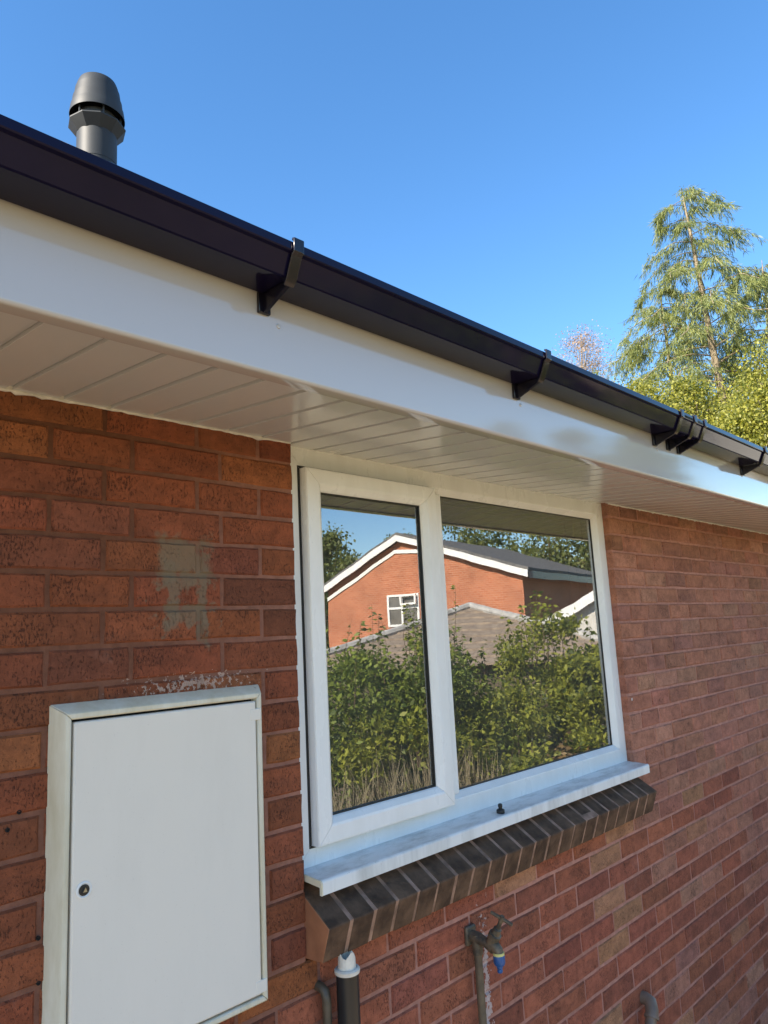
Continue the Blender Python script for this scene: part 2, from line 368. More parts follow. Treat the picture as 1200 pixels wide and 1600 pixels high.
# ------------------------------------------------------------------ ground
def ground_z(x, y):
    t = min(max((-y-3.2)/6.0, 0), 1); t = t*t*(3-2*t); return -1.3*t
m = MB(); xs = [-150, -60, -20, -10, -5, 0, 5, 10, 15, 20, 30, 60, 150]; ys = [-150, -60, -30, -20, -14, -10, -9, -8, -7, -6, -5, -4, -3.2, -2, 0, 10, 30, 60, 150]
m.add([(x, y, ground_z(x, y)) for y in ys for x in xs], [(j*len(xs)+i, j*len(xs)+i+1, (j+1)*len(xs)+i+1, (j+1)*len(xs)+i) for j in range(len(ys)-1) for i in range(len(xs)-1)])
M_LAWN = simple('dry_lawn', (0.26, 0.20, 0.10), 0.95, 0.4, 1.5, 0.2, (40, 0.8, 0.03), (0.17, 0.14, 0.06))
M_PATH = simple('bounce_paving', (0.46, 0.34, 0.215), 0.9, 0.2, 3, 0.2, (50, 0.4, 0.004))  # unseen paving, toned warm to throw light back onto the wall
tag(m.build('ground', M_LAWN, zoff=0, origin=(0,0,0)), kind='structure')
m = MB(); m.box((-12, -2.9, 0.004), (12, 0.0, 0.02)); tag(m.build('path', M_PATH, zoff=0, origin=(0,0,0)), kind='structure')

# ------------------------------------------------------------------ the bungalow
W = 1.726                       # width of the window opening; opening from x = 0 to W
XL, XR, YB = -8.0, 9.4, 6.2     # ends and back of the house; unseen left end lengthened to shade the path
SOF = 0.056                     # underside of the soffit
house = empty('bungalow', (0, 0, 0))
tag(house, 'red brick bungalow with white fascia, ribbed soffit and white framed window', 'house')

# wall: mortar body with the opening
m = MB(); ym, yb = 0.0045, 0.10
m.box((XL, ym, -Z0), (-0.003, yb, 0.24)); m.box((W+0.003, ym, -Z0), (XR, yb, 0.24)); m.box((-0.003, ym, -Z0), (W+0.003, yb, -1.21))
m.box((-0.003, 0.04, -1.21), (W+0.003, yb, -1.03)); m.box((-0.003, 0.0, 0.075), (W+0.003, yb, 0.24))
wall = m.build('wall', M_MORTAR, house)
m = MB(); m.box((XL, yb+0.002, -Z0), (XL+0.1, YB, 0.24)); m.box((XR-0.1, yb+0.002, -Z0), (XR, YB, 0.24)); m.box((XL, YB+0.002, -Z0), (XR, YB+0.1, 0.24))
zr = 0.24 + (YB/2+0.50)*0.44
for x0 in (XL+0.002, XR-0.098): m.prism_x([(0.05, 0.28), (YB, 0.24), (YB/2, zr-0.12)], x0, x0+0.096)
m.build('rear_walls', M_SIDEBRICK, house)

# bricks ---------------------------------------------------------------
def proj(p):
    d = np.array(p) - CAM; z = d @ fwd
    if z < 0.05: return None
    return 600 + FPX*(d @ rgt)/z, 800 - FPX*(d @ upv)/z
rows = []                       # (x0, x1, row)
def lay(joints, k, lo, hi):
    """bricks between consecutive joint centres"""
    for a, b in zip(joints[:-1], joints[1:]):
        x0 = a + (0.005 if a > lo+1e-6 else 0.0); x1 = b - (0.005 if b < hi-1e-6 else 0.0)
        if x1 - x0 > 0.03: rows.append((x0, x1, k))
for k in range(0, 34):
    if k < 17:
        j = [0.0, -.1075, -.2825, -.5075] if k % 2 == 0 else [0.0, -.220, -.445, -.620]
        while j[-1] > XL+0.23: j.append(j[-1]-.225)
        lay(sorted(j), k, -99, 0.0)
        j = [0.0, .1075, .2825, .5075] if k % 2 == 0 else [0.0, .220, .395, .620]
        while j[-1] < XR-W-0.24: j.append(j[-1]+.225)
        lay([W+x for x in j], k, W, 99)
    else:
        p = .2345; x = (.377 if k % 2 == 0 else .27); x -= p*math.floor((x-XL)/p); j = []
        while x < XR: j.append(x); x += p
        lay(j, k, -99, 99)

def brick_shape(L, seed, H=0.0652, D=0.099):
    """one uneven brick, front towards -y, centred on its front face"""
    r = random.Random(seed); hx, hz = L/2, H/2; fr = []
    def edge(p, q, n): return [(p[0]+(q[0]-p[0])*i/n, p[1]+(q[1]-p[1])*i/n) for i in range(n)]
    nl = 4 if L > 0.14 else 2
    out = edge((-hx,-hz),(hx,-hz),nl)+edge((hx,-hz),(hx,hz),2)+edge((hx,hz),(-hx,hz),nl)+edge((-hx,hz),(-hx,-hz),2)
    n = len(out); vs = []
    o1 = [(x+r.uniform(-.0014,.0014), z+r.uniform(-.0014,.0014)) for x, z in out]
    yf = r.uniform(-.0012, .0012)
    for (x, z) in o1: vs.append((x*(1-.0042/hx), yf+r.uniform(-.0007,.0007), z*(1-.0042/hz)))
    for (x, z) in o1: vs.append((x, 0.0042, z))
    for (x, z) in o1: vs.append((x, D, z))
    fs = [tuple(range(n))] + [(a*n+i, (a+1)*n+i, (a+1)*n+(i+1) % n, a*n+(i+1) % n) for a in (0, 1) for i in range(n)]
    return vs, fs
shapes = {}
def brick_data(L, var):
    key = (round(L, 3), var)
    if key not in shapes:
        vs, fs = brick_shape(L, hash(key) & 0xffff)
        me = bpy.data.meshes.new('brick'); me.from_pydata(vs, [], fs); me.materials.append(M_BRICK)
        bm = bmesh.new(); bm.from_mesh(me); bmesh.ops.recalc_face_normals(bm, faces=bm.faces); bm.to_mesh(me); bm.free()
        shapes[key] = me
    return shapes[key]
def brick_colour(x, z, r):
    u = r.random()
    if x < 0.0:                                        # orange-red bricks left of the window, warm dim light painted in
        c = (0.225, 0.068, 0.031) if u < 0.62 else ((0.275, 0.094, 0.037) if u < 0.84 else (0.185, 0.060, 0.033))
    elif z < -1.2 and r.random() < 1.0-min(max((x-1.5)/2.0, 0), 1):                         # under the window: reds with a good many buff ones
        c = (0.36, 0.115, 0.062) if u < 0.62 else ((0.43, 0.200, 0.105) if u < 0.78 else (0.29, 0.090, 0.055))
    else:
        c = (0.40, 0.168, 0.106) if u < 0.76 else ((0.43, 0.200, 0.130) if u < 0.90 else (0.335, 0.145, 0.102))
    k = r.uniform(0.86, 1.14); return tuple(min(1, a*k*r.uniform(0.95, 1.05)) for a in c)
info = []
rb = random.Random(11)
for (x0, x1, k) in rows:
    zc = -.075*k + .0375; cx = (x0+x1)/2
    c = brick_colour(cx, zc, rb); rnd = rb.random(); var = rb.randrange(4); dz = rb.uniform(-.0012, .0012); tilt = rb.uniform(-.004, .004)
    P = [proj((x, 0, z+Z0)) for x, z in ((x0, zc-.032), (x1, zc-.032), (x1, zc+.032), (x0, zc+.032))]
    area = 0
    if all(P):
        cxp = sum(p[0] for p in P)/4; cyp = sum(p[1] for p in P)/4
        if -60 < cxp < 1240 and 560 < cyp < 1640 and not (-.60 < x0 and x1 < -.135 and -1.24 < zc < -.57):
            area = abs(sum(P[i][0]*P[(i+1) % 4][1]-P[(i+1) % 4][0]*P[i][1] for i in range(4)))/2
    info.append((area, x0, x1, zc, c, rnd, var, dz, tilt))
info.sort(key=lambda t: -t[0])
def place(b):
    _, x0, x1, zc, c, rnd, var, dz, tilt = b
    o = bpy.data.objects.new('brick', brick_data(x1-x0, var)); col.objects.link(o)
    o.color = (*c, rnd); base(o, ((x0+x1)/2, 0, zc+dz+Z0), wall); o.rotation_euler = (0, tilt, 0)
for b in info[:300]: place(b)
fv, ff, fc, n0 = [], [], [], 0
for b in info[300:]:
    _, x0, x1, zc, c, rnd, var, dz, tilt = b
    vs, fs = brick_shape(x1-x0, var)
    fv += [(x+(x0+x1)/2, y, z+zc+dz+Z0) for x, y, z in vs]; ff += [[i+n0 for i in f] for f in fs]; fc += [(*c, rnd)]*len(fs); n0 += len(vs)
me = bpy.data.meshes.new('brick_field'); me.from_pydata(fv, [], ff); me.materials.append(M_BRICKA)
bm = bmesh.new(); bm.from_mesh(me); bmesh.ops.recalc_face_normals(bm, faces=bm.faces); bm.to_mesh(me); bm.free()
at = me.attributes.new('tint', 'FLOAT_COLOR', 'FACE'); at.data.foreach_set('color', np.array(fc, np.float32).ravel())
bf = bpy.data.objects.new('brick_field', me); col.objects.link(bf); base(bf, (0,0,0), wall); tag(bf, kind='stuff')

# old drilled holes by the meter box
for (x, z) in [(-.662,-.742),(-.681,-.769),(-.622,-.967),(-.620,-1.042)]:
    m = MB(); m.lathe((x, 0.001, z), [(0.0040, 0.0), (0.0040, 0.0028), (0.0026, 0.0030), (0.0022, 0.001)], 12, axis='y'); m.build('drill_hole', M_DARKHOLE, wall)
# roof ------------------------------------------------------------------
m = MB(); sl = 0.44; ncr = 14
for side in (0, 1):
    for k in range(ncr):
        y0 = -0.50 + (YB/2+0.50)*k/ncr; y1 = -0.50 + (YB/2+0.50)*(k+1.25)/ncr; y1 = min(y1, YB/2+0.02)
        z0 = 0.235 + (y0+0.50)*sl + 0.020; z1 = 0.235 + (y1+0.50)*sl + 0.004
        pr = [(y0, z0), (y1, z1), (y1, z1-0.012), (y0, z0-0.018)]
        if side: pr = [(YB-y, z) for y, z in pr]
        m.prism_x(pr, XL-0.12, XR+0.12)
roof = m.build('roof', M_TILE, house)
m = MB(); m.prism_x([(YB/2-.12, zr-.08), (YB/2, zr+0.02), (YB/2+.12, zr-.08)], XL-.12, XR+.12); m.build('ridge', M_TILE, roof)

# fascia, soffit -------------------------------------------------------
FY = -0.4699; FB = 0.0135  # fascia, screw caps, gutter and brackets: coordinates scaled about the camera, then baked
def arc(cy, cz, r, a0, a1, n=5): return [(cy+r*math.cos(R(a0+(a1-a0)*i/n)), cz+r*math.sin(R(a0+(a1-a0)*i/n))) for i in range(n+1)]
m = MB(); prof = [(FY, 0.245)] + arc(FY+.007, FB+.007, .007, 180, 270) + [(FY+.034, FB+.001), (FY+.034, FB+.0035), (FY+.012, FB+.0035), (FY+.012, .245)]
xs = [XL-.1+i*0.5 for i in range(int((XR-XL+.2)/0.5)+1)]
m.prism_x(prof, 0, 0, xs=xs); fascia = m.build('fascia', M_FASCIA, house, smooth=True, ang=50)
for (x, z) in [(-0.4013, 0.1097), (0.3803, 0.1115), (1.1934, 0.1134), (2.0028, 0.1208), (2.7964, 0.1134)]:
    m = MB(); m.lathe((x, FY+.0005, z), [(.0046,0),(.0046,.001),(.0036,.0024),(.0015,.003)], 14, axis='y'); m.build('screw_cap', M_FASCIA, fascia, smooth=True)
soffit = empty('soffit', (0, -.2, SOF+Z0), house)
SLOPE = (SOF - FB - .004)/(-FY-.013)                    # the soffit falls a little towards the fascia
def sloped(mb): mb.v = [(x, y, z + y*SLOPE) for x, y, z in mb.v]; return mb
gx = 0.1005; x0 = 0.1045 - gx*26
for k in range(78):
    a = x0 + gx*k; b = a + gx; over = not (b < 0.02 or a > W-0.02)
    pr = [(a+.0003, SOF+.0006), (a+.0010, SOF), (b-.0140, SOF), (b-.0135, SOF+.0070), (b-.0003, SOF+.0070), (b-.0003, SOF+.010), (a+.0003, SOF+.010)]
    mm = MB(); mm.prism_y(pr, FY+.013, 0.034 if over else 0.0025); sloped(mm).build('soffit_board', M_SOFFIT, soffit)
xe = x0 + gx*78
m = MB(); m.box((XL-.1, FY+.013, SOF), (x0-.001, .003, SOF+.009)); m.box((xe+.001, FY+.013, SOF), (XR+.1, .003, SOF+.009)); sloped(m).build('soffit_board', M_SOFFIT, soffit)
for (xa, xb) in [(-2.2, -.004), (W+.004, 6.0)]:
    path = []; rad = []; x = xa
    while x < xb:
        path.append((x, -.0015+random.uniform(-.0012,.0012), SOF-.001+random.uniform(-.0012,.0008))); rad.append(random.uniform(.0022,.0042) + (.004 if random.random() < .05 else 0)); x += random.uniform(.008,.02)
    path.append((xb, 0, SOF)); rad.append(.003)
    m = MB(); m.box((xa, -.0045, SOF-.0006), (xb, .003, SOF+.0085)); m.build('sealant_strip', M_BEAD, soffit)
    m = MB(); m.tube(path, rad, 7); m.build('sealant_bead', M_BEAD, soffit, smooth=True, ang=80)

# window ---------------------------------------------------------------
win = empty('window', (W/2, 0.03, -1.02+Z0), house)
ZT, ZB = SOF+.0045, -1.012
for mb in mitred(0.0, W, ZB, ZT, [(0,.030),(.050,.030),(.054,.031),(.056,.034),(.068,.046),(.071,.050),(.071,.10),(0,.10)]):
    mb.build('frame_bar', M_FRAME, win)
# mullion and the left light's surround
m = MB(); m.prism_y([(.555,-.945),(.640,-.945),(.640,-.012),(.555,-.012)], .0315, .0995); m.build('mullion', M_FRAME, win, bevel=.003)
# casement: proud of the frame
CX0, CX1, CZ0, CZ1 = .048, .580, -.964, .000
for mb in mitred(CX0, CX1, CZ0, CZ1, [(0,.060),(0,.005),(.002,.001),(.006,0),(.040,0),(.046,.002),(.058,.013),(.061,.018),(.061,.060)]):
    mb.build('casement_bar', M_FRAME, win)
for mb in mitred(CX0+.059, CX1-.059, CZ0+.059, CZ1-.059, [(0,.020),(.0055,.0205),(.0055,.026),(0,.026)]): mb.build('gasket', M_GASKET, win)
for mb in mitred(.636, W-.0700, ZB+.0700, ZT-.0700, [(-.002,.051),(.0045,.0515),(.0045,.056),(-.002,.056)]): mb.build('gasket', M_GASKET, win)
for mb in mitred(CX0-.008, CX1+.006, CZ0-.006, CZ1+.008, [(0,.0292),(.010,.0292),(.010,.035),(0,.035)]): mb.build('gasket', M_GASKET, win)  # dark strip standing for the shadow gap round the casement
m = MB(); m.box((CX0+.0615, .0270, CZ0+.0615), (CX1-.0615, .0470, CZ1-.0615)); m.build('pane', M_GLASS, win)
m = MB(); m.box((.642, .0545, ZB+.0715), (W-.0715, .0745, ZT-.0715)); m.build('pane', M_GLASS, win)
# white cill with cream end
cp = [(.032,-1.0125),(-.046,-1.0195)] + arc(-.050,-1.0265,.008,90,180,4) + [(-.058,-1.052),(-.0505,-1.052),(-.0505,-1.0345),(.032,-1.0275)]
m = MB(); m.prism_x(cp, .006, W+.008); m.build('cill', M_CILL, win, smooth=True, ang=40)
m = MB(); m.prism_x([(y*1.0, z-.0004) for y, z in cp], .0015, .0058); m.build('cill_end_cap', M_ENDCAP, win)
# sloping brick-on-edge cill below
bc = empty('brick_cill', (W/2, 0, -1.2+Z0), house)
bp = [(.038,-1.040),(-.0865,-1.1175),(-.058,-1.197),(.038,-1.203)]
def cill_brick(xa, xb, seed):
    r = random.Random(seed); j = lambda s: r.uniform(-s, s)
    dy, dz = j(.0012), j(.0010)
    p = [(y+(dy if i in (1,2) else 0), z+(dz if i in (1,2) else 0)) for i, (y, z) in enumerate(bp)]
    mb = MB(); mb.prism_x(p, xa, xb); return mb
xj = [-.003] + [.071+.0787*k for k in range(21)] + [W-.004]
for i in range(len(xj)-1):
    a = xj[i] + (.0055 if i else 0); b = xj[i+1] - (.0055 if i < len(xj)-2 else 0)
    if b-a < .02: continue
    mb = cill_brick(a+random.uniform(-.0015,.0015) if i else a, b+random.uniform(-.0015,.0015), i)
    if i == 0: mb.m[-2] = 1
    mb.build('brick', [M_CILLBRICK, M_BRICKEND], bc, bevel=.0035)
M_PINKMORTAR = simple('pink_mortar', (0.42, 0.26, 0.185), 0.95, 0.5, 25, 0.2, (140, 0.6, 0.002))
m = MB(); m.prism_x([(.036,-1.0425),(-.0838,-1.1172),(-.0560,-1.1950),(.036,-1.201)], .0, W-.008); m.build('mortar_bed', M_PINKMORTAR, bc)

# the room behind the glass
m = MB(); x0, x1, y0, y1, z0, z1 = -.9, 3.0, .105, 3.6, -2.35, .10
m.box((x0, y1, z0), (x1, y1+.05, z1)); m.box((x0-.05, y0, z0), (x0, y1, z1)); m.box((x1, y0, z0), (x1+.05, y1, z1)); m.box((x0, y0, z0-.05), (x1, y1, z0)); m.box((x0, y0, z1), (x1, y1, z1+.05))
m.box((x0, y0, z0), (-.002, y0+.18, z1)); m.box((W+.002, y0, z0), (x1, y0+.18, z1)); m.box((-.002, y0, z0), (W+.002, y0+.18, -1.05))
m.build('room', M_ROOM, house)
m = MB(); m.box((0, .102, -1.048), (W, .34, -1.022)); m.build('inner_sill', M_FRAME, house, bevel=.003)
m = MB(); n = 40; pts = [(1.46+.36*i/n, .34+.022*math.sin(i*1.25)) for i in range(n+1)]
m.add([(x, y, z) for z in (-2.2, .02) for x, y in pts], [(i, i+1, n+2+i, n+1+i) for i in range(n)])
cu = m.build('curtain', M_CURTAIN, smooth=True, ang=80); sm = cu.modifiers.new('thickness', 'SOLIDIFY'); sm.thickness = .004
tag(cu, 'grey pleated curtain hanging inside the right end of the window', 'curtain')
m = MB(); m.lathe((.80, .24, -1.0215), [(.035,0),(.052,.02),(.060,.06),(.050,.10),(.034,.125),(.038,.14)], 24, cap=True); tag(m.build('vase', M_BLUE, smooth=True), 'small rounded blue vase on the inner sill behind the large pane', 'vase')

# ------------------------------------------------------------------ gutter along the eaves
gut = empty('gutter', (0, -.44, .21+Z0))
tag(gut, 'glossy dark brown square gutter running along the white fascia', 'gutter')
XG0, XG1 = XL-.15, XR+.15
xs = [XG0] + [XG0+.25+i*.5 for i in range(int((XG1-XG0)/.5))] + [XG1]
t = .0022
outp = [(-0.474,0.217),(-0.474,0.162),(-0.4759,0.1601),(-0.5476,0.1601),(-0.5508,0.162),(-0.5665,0.1966),(-0.5721,0.199),(-0.5735,0.2013),(-0.5735,0.2156),(-0.5712,0.2175)]
inp = [(-0.5684,0.2156),(-0.5684,0.2027),(-0.5628,0.1999),(-0.5476,0.1638),(-0.4777,0.1638),(-0.4763,0.217)]
m = MB(); m.prism_x(outp+inp, 0, 0, xs=xs); m.build('trough', M_GUTTER, gut, smooth=True, ang=28)
bpf = [(-0.4703,0.1633),(-0.4703,0.1236),(-0.4768,0.1217),(-0.4828,0.1245),(-0.5457,0.1481),(-0.5545,0.1546),(-0.5712,0.1939),(-0.5776,0.198),(-0.5785,0.2207),(-0.5721,0.223),(-0.5712,0.2188),(-0.5748,0.2165),(-0.5748,0.2008),(-0.5675,0.1974),(-0.5517,0.1613),(-0.5476,0.1592),(-0.4759,0.1592)]
for x in [-1.2921, -0.4364, 0.3591, 1.1703, 1.2776, 1.3645, 1.9963, 2.7964, 3.6104, 4.4429, 5.2754, 6.1079, 6.9404, 7.7729]:
    b = empty('bracket', (x, FY, 0.1226+Z0), gut)
    m = MB(); m.prism_x(bpf, x-.004, x+.004); m.build('web', M_BRACKET, b, bevel=.001, seg=1)
    strap = [(-0.5457,0.1462),(-0.5545,0.1532),(-0.5721,0.1931),(-0.5788,0.1974),(-0.5799,0.2221),(-0.5721,0.2244),(-0.5716,0.2193),(-0.5751,0.217),(-0.5751,0.2013),(-0.5677,0.198),(-0.552,0.1613),(-0.5457,0.1592)]
    m = MB(); m.prism_x(strap, x-.011, x+.011); m.build('strap', M_BRACKET, b, bevel=.0016)
    m = MB(); m.box((x-.013, -0.4777, 0.1222), (x+.013, -0.47, 0.1624)); m.build('back_plate', M_BRACKET, b, bevel=.0015)
m = MB()
m.prism_x([(-0.4722,0.2184)]+[(-0.4722,0.1583),(-0.5485,0.158),(-0.5526,0.1604),(-0.5684,0.1957),(-0.5742,0.1983),(-0.5753,0.2008),(-0.5753,0.2165),(-0.5721,0.2187),(-0.5721,0.2163),(-0.5737,0.2151),(-0.5737,0.2015),(-0.567,0.1968),(-0.551,0.1617),(-0.5476,0.1598),(-0.4739,0.1598),(-0.4739,0.2184)], 1.1731, 1.3627)
m.build('union', M_GUTTER, gut, smooth=True, ang=28)

# ------------------------------------------------------------------ flue on the roof
FX, FYy, = -.245, .655
fl = empty('flue', (FX, FYy, .70+Z0))
tag(fl, 'dark grey round boiler flue with domed cap rising behind the gutter', 'flue')
m = MB(); m.lathe((FX, FYy, 0), [(.0625,.62),(.0625,1.10),(.0635,1.10),(.0635,1.108),(.0625,1.108),(.0625,1.268)], 48, cap=False); m.build('pipe', M_FLUE, fl, smooth=True)
m = MB(); m.lathe((FX, FYy, 1.218), [(.0640,-.020),(.0900,.0125),(.0900,.0165),(.0660,.0200),(.0625,.0350),(.0600,.0352)], 10); m.build('collar', M_FLUE, fl)
m = MB(); m.lathe((FX, FYy, 1.266), [(.0860,0),(.0865,.004),(.0822,.034),(.0795,.035),(.0765,.064),(.0738,.065),(.0690,.100),(.0668,.101),(.0640,.116),(.0590,.129),(.0470,.134),(.0010,.1345),(.0010,.1250),(.0550,.12),(.0820,.002)], 48, cap=False); m.build('cap', M_FLUE, fl, smooth=True, ang=40)
for k in range(6):
    a = k*math.pi/3+.35; m = MB(); cx, cy = FX+.074*math.cos(a), FYy+.074*math.sin(a)
    m.tube([(cx, cy, 1.231), (cx, cy, 1.276)], .003, 6); m.build('stay', M_FLUE, fl)
m = MB(); m.lathe((FX, FYy, .84), [(.13,-.10),(.10,.0),(.075,.02),(.066,.06),(.0628,.065)], 32, cap=False); m.build('weather_collar', M_GASKET, fl, smooth=True)

# ------------------------------------------------------------------ meter box
mbx = empty('meter_box', (-.367, -.02, -1.245+Z0))
tag(mbx, 'off white meter cupboard with small round lock on the brick wall left of the window', 'meter box')
BX0, BX1, BZ0, BZ1 = -.613, -.124, -1.247, -.556
names = ['bottom', 'right', 'top', 'left']
for mb in mitred(BX0, BX1, BZ0, BZ1, [(0,.003),(.002,-.004),(.017,-.033),(.020,-.035),(.0285,-.035),(.0305,-.033),(.0305,-.012),(.0305,.003)]):
    mb.build('frame_bar', M_BOXFRAME, mbx, bevel=.0015, seg=1)
m = MB(); m.box((BX0+.0345, -.0362, BZ0+.035), (BX1-.0345, -.016, BZ1-.0355)); m.build('door', M_BOX, mbx, bevel=.004, seg=3)
door = [o for o in mbx.children if o.name.startswith('door')][0]
m = MB(); m.box((BX0+.028, -.0120, BZ0+.028), (BX1-.028, .003, BZ1-.028)); m.build('back_panel', M_DARKHOLE, mbx)
for z in (-.622, -1.196):
    m = MB(); m.box((BX1-.050, -.0368, z-.013), (BX1-.0205, -.030, z+.013)); m.build('hinge', M_BOX, mbx, bevel=.0015)
lx, lz = -.5555, -.896
m = MB(); m.lathe((lx, -.0362, lz), [(.0150,0),(.0150,.0015),(.0125,.0025),(.0105,.0008)], 28, axis='y'); m.build('lock_ring', M_WHITE, door, smooth=True)
m = MB(); m.lathe((lx, -.0366, lz), [(.0100,0),(.0100,.0014),(.0060,.0016)], 24, axis='y'); m.build('lock_barrel', M_GASKET, door)
m = MB(); m.prism_y([(lx-.0035,lz-.003),(lx+.0045,lz-.003),(lx+.0010,lz+.005)], -.0415, -.0380); m.build('lock_pin', M_CHROME, door)

# ------------------------------------------------------------------ tap and pipes
tap = empty('garden_tap', (.6, 0, -1.36+Z0)); tag(tap, 'tarnished brass garden tap with cross handle and blue hose connector', 'tap')
m = MB(); m.box((.578, -.012, -1.352), (.622, .001, -1.300)); m.build('wall_plate', M_BRASS, tap, bevel=.005)
m = MB(); m.tube([(.6,0,-1.327),(.6,-.030,-1.328),(.6,-.062,-1.334),(.6,-.088,-1.343)], [.016,.0165,.0135,.016], 16); m.build('body', M_BRASS, tap, smooth=True)
m = MB(); m.tube([(.6,-.030,-1.318),(.6,-.030,-1.345),(.6,-.030,-1.372)], [.016,.0155,.0145], 16); m.build('elbow', M_BRASS, tap, smooth=True)
m = MB(); m.tube([(.6,-.078,-1.334),(.6,-.094,-1.338),(.6,-.103,-1.346),(.6,-.104,-1.354)], [.0145,.0150,.0145,.0135], 16); m.build('spout', M_BRASS, tap, smooth=True)
m = MB(); m.tube([(.6,-.078,-1.334),(.6,-.090,-1.315),(.6,-.0905,-1.314),(.6,-.098,-1.303),(.6,-.0985,-1.302),(.6,-.107,-1.288),(.6,-.108,-1.286),(.6,-.122,-1.262)], [.0155,.0145,.0180,.0180,.0130,.0115,.0068,.0055], 14); m.build('headgear', M_BRASS, tap, smooth=True)
m = MB(); m.tube([(.594,-.092,-1.246),(.6,-.123,-1.258),(.606,-.154,-1.270)], [.0046,.0056,.0046], 10); m.tube([(.6,-.119,-1.267),(.6,-.127,-1.251)], [.0075,.0062], 10); m.build('handle', M_BRASS, tap, smooth=True)
m = MB(); m.tube([(.6,-.104,-1.350),(.6,-.1042,-1.357)], .0160, 18); m.build('washer', M_YELLOW, tap)
hcn = MB(); hcn.lathe((.6,-.1045,-1.402), [(.0068,0),(.0082,.004),(.0064,.009),(.0086,.012),(.0086,.017),(.0140,.020),(.0165,.026),(.0165,.044),(.0155,.046)], 20)
ho = hcn.build('hose_connector', M_BLUE, tap, smooth=True)
m = MB(); m.tube([(.6,-.030,-1.366),(.601,-.030,-1.6),(.602,-.030,-2.0),(.602,-.030,-2.49)], .0118, 14)
tag(m.build('supply_pipe', M_COPPER, smooth=True), 'thin weathered brown pipe rising to the garden tap', 'pipe')
m = MB(); m.tube([(.071,-.058,-1.236),(.071,-.058,-2.49)], .0270, 24)
bpipe = empty('black_pipe', (.071,-.058,.01)); tag(bpipe, 'thick black plastic pipe with broken white top under the brick cill', 'pipe')
m.build('pipe', M_BLACKPIPE, bpipe, smooth=True)
m = MB(); m.lathe((.071,-.058,-1.240), [(.0265,0),(.0300,.002),(.0305,.010),(.0270,.013),(.0200,.013)], 24); m.build('collar', M_WHITEPIPE, bpipe, smooth=True)
m = MB(); n = 18; vs = []; fs = []
for k in range(n):
    a = 2*math.pi*k/n; h = [.030,.036,.033,.040,.046,.044,.036,.030,.034,.038,.030,.026,.033,.041,.039,.028,.024,.027][k]
    for r_, z in ((.0215,0),(.0205,h),(.0180,h-.002),(.0185,0)): vs.append((.071+r_*math.cos(a), -.058+r_*math.sin(a), -1.230+z))
for k in range(n):
    j = (k+1) % n
    for q in range(3): fs.append((k*4+q, j*4+q, j*4+q+1, k*4+q+1))
m.add(vs, fs); m.build('broken_stub', M_WHITEPIPE, bpipe)
m = MB(); m.tube([(.058,.02,-1.268),(.058,-.012,-1.268),(.059,-.024,-1.275),(.060,-.028,-1.292),(.060,-.028,-1.8),(.060,-.028,-2.49)], [.0105,.0110,.0115,.0112,.0108,.0108], 14)
m2 = [(x-.030, y, z) for x, y, z in m.v]; m.v = m2
tag(m.build('overflow_pipe', simple('olive_pipe', (0.105, 0.078, 0.05), 0.5, 0.4, 25), smooth=True, ang=60), 'slim brown pipe bending out of the wall beside the black pipe', 'pipe')
wp = empty('waste_pipe', (1.55, -.04, -2.0+Z0)); tag(wp, 'brown waste pipe elbow leaving the wall low down at the right', 'pipe')
m = MB(); m.tube([(1.598,.03,-1.845),(1.600,-.012,-1.845),(1.596,-.030,-1.850),(1.580,-.042,-1.868),(1.566,-.045,-1.885)], [.021,.0225,.0235,.0235,.0235], 18); m.build('elbow', M_WASTE, wp, smooth=True, ang=60)
m = MB(); m.tube([(1.568,-.0447,-1.882),(1.562,-.0455,-1.890)], .0262, 18); m.build('socket_ring', M_WASTE, wp, smooth=True)
m = MB(); m.tube([(1.565,-.045,-1.886),(1.45,-.048,-2.03),(1.30,-.048,-2.20),(1.2,-.048,-2.49)], .0195, 18); m.build('pipe', M_WASTE, wp, smooth=True, ang=60)
hp = empty('hose_plug', (.758, -.036, -1.0215+Z0)); tag(hp, 'little black plastic hose end plug standing on the white cill', 'hose plug')
m = MB(); m.lathe((.758,-.030,-1.0195), [(.0115,0),(.0125,.0015),(.0125,.011),(.0110,.0125),(.0060,.0135),(.0055,.018),(.0068,.020),(.0068,.026),(.0045,.0295)], 24)
m.v = [(.758+(x-.758)*1.05, y, z) for x, y, z in m.v]; m.build('plug', M_GASKET, hp, smooth=True, ang=50)

# ------------------------------------------------------------------ neighbouring house, seen in the glass
def frame_pts(P0, ex, ey): return lambda a, b, z: (P0[0]+ex[0]*a+ey[0]*b, P0[1]+ex[1]*a+ey[1]*b, z)
aa = R(10); hx = (math.sin(aa), math.cos(aa)); ex_ = (math.cos(aa), -math.sin(aa))      # along the gable, into the house
NP = (19.633, -12.259); T = frame_pts(NP, hx, ex_)
GZ = -Z0 + ground_z(0, -15)
nh = empty('neighbour_house', (*T(-4.2, 4, 0)[:2], GZ+Z0)); tag(nh, 'orange brick gabled house with white bargeboards mirrored in the window', 'house')
RZ, EZ, RS, LS = 3.17, 1.50, -4.81, -8.35     # ridge height, eaves height, ridge and left corner along the gable
m = MB(); prof = [(0,GZ),(0,EZ),(RS,RZ-.12),(LS,EZ),(LS,GZ)]; DP = 9.0
n = len(prof); m.add([T(a,0,z) for a, z in prof]+[T(a,DP,z) for a, z in prof], [tuple(range(n)), tuple(range(2*n-1,n-1,-1))]+[(i,(i+1)%n,n+(i+1)%n,n+i) for i in range(n)])
m.build('wall', M_FARBRICK, nh)
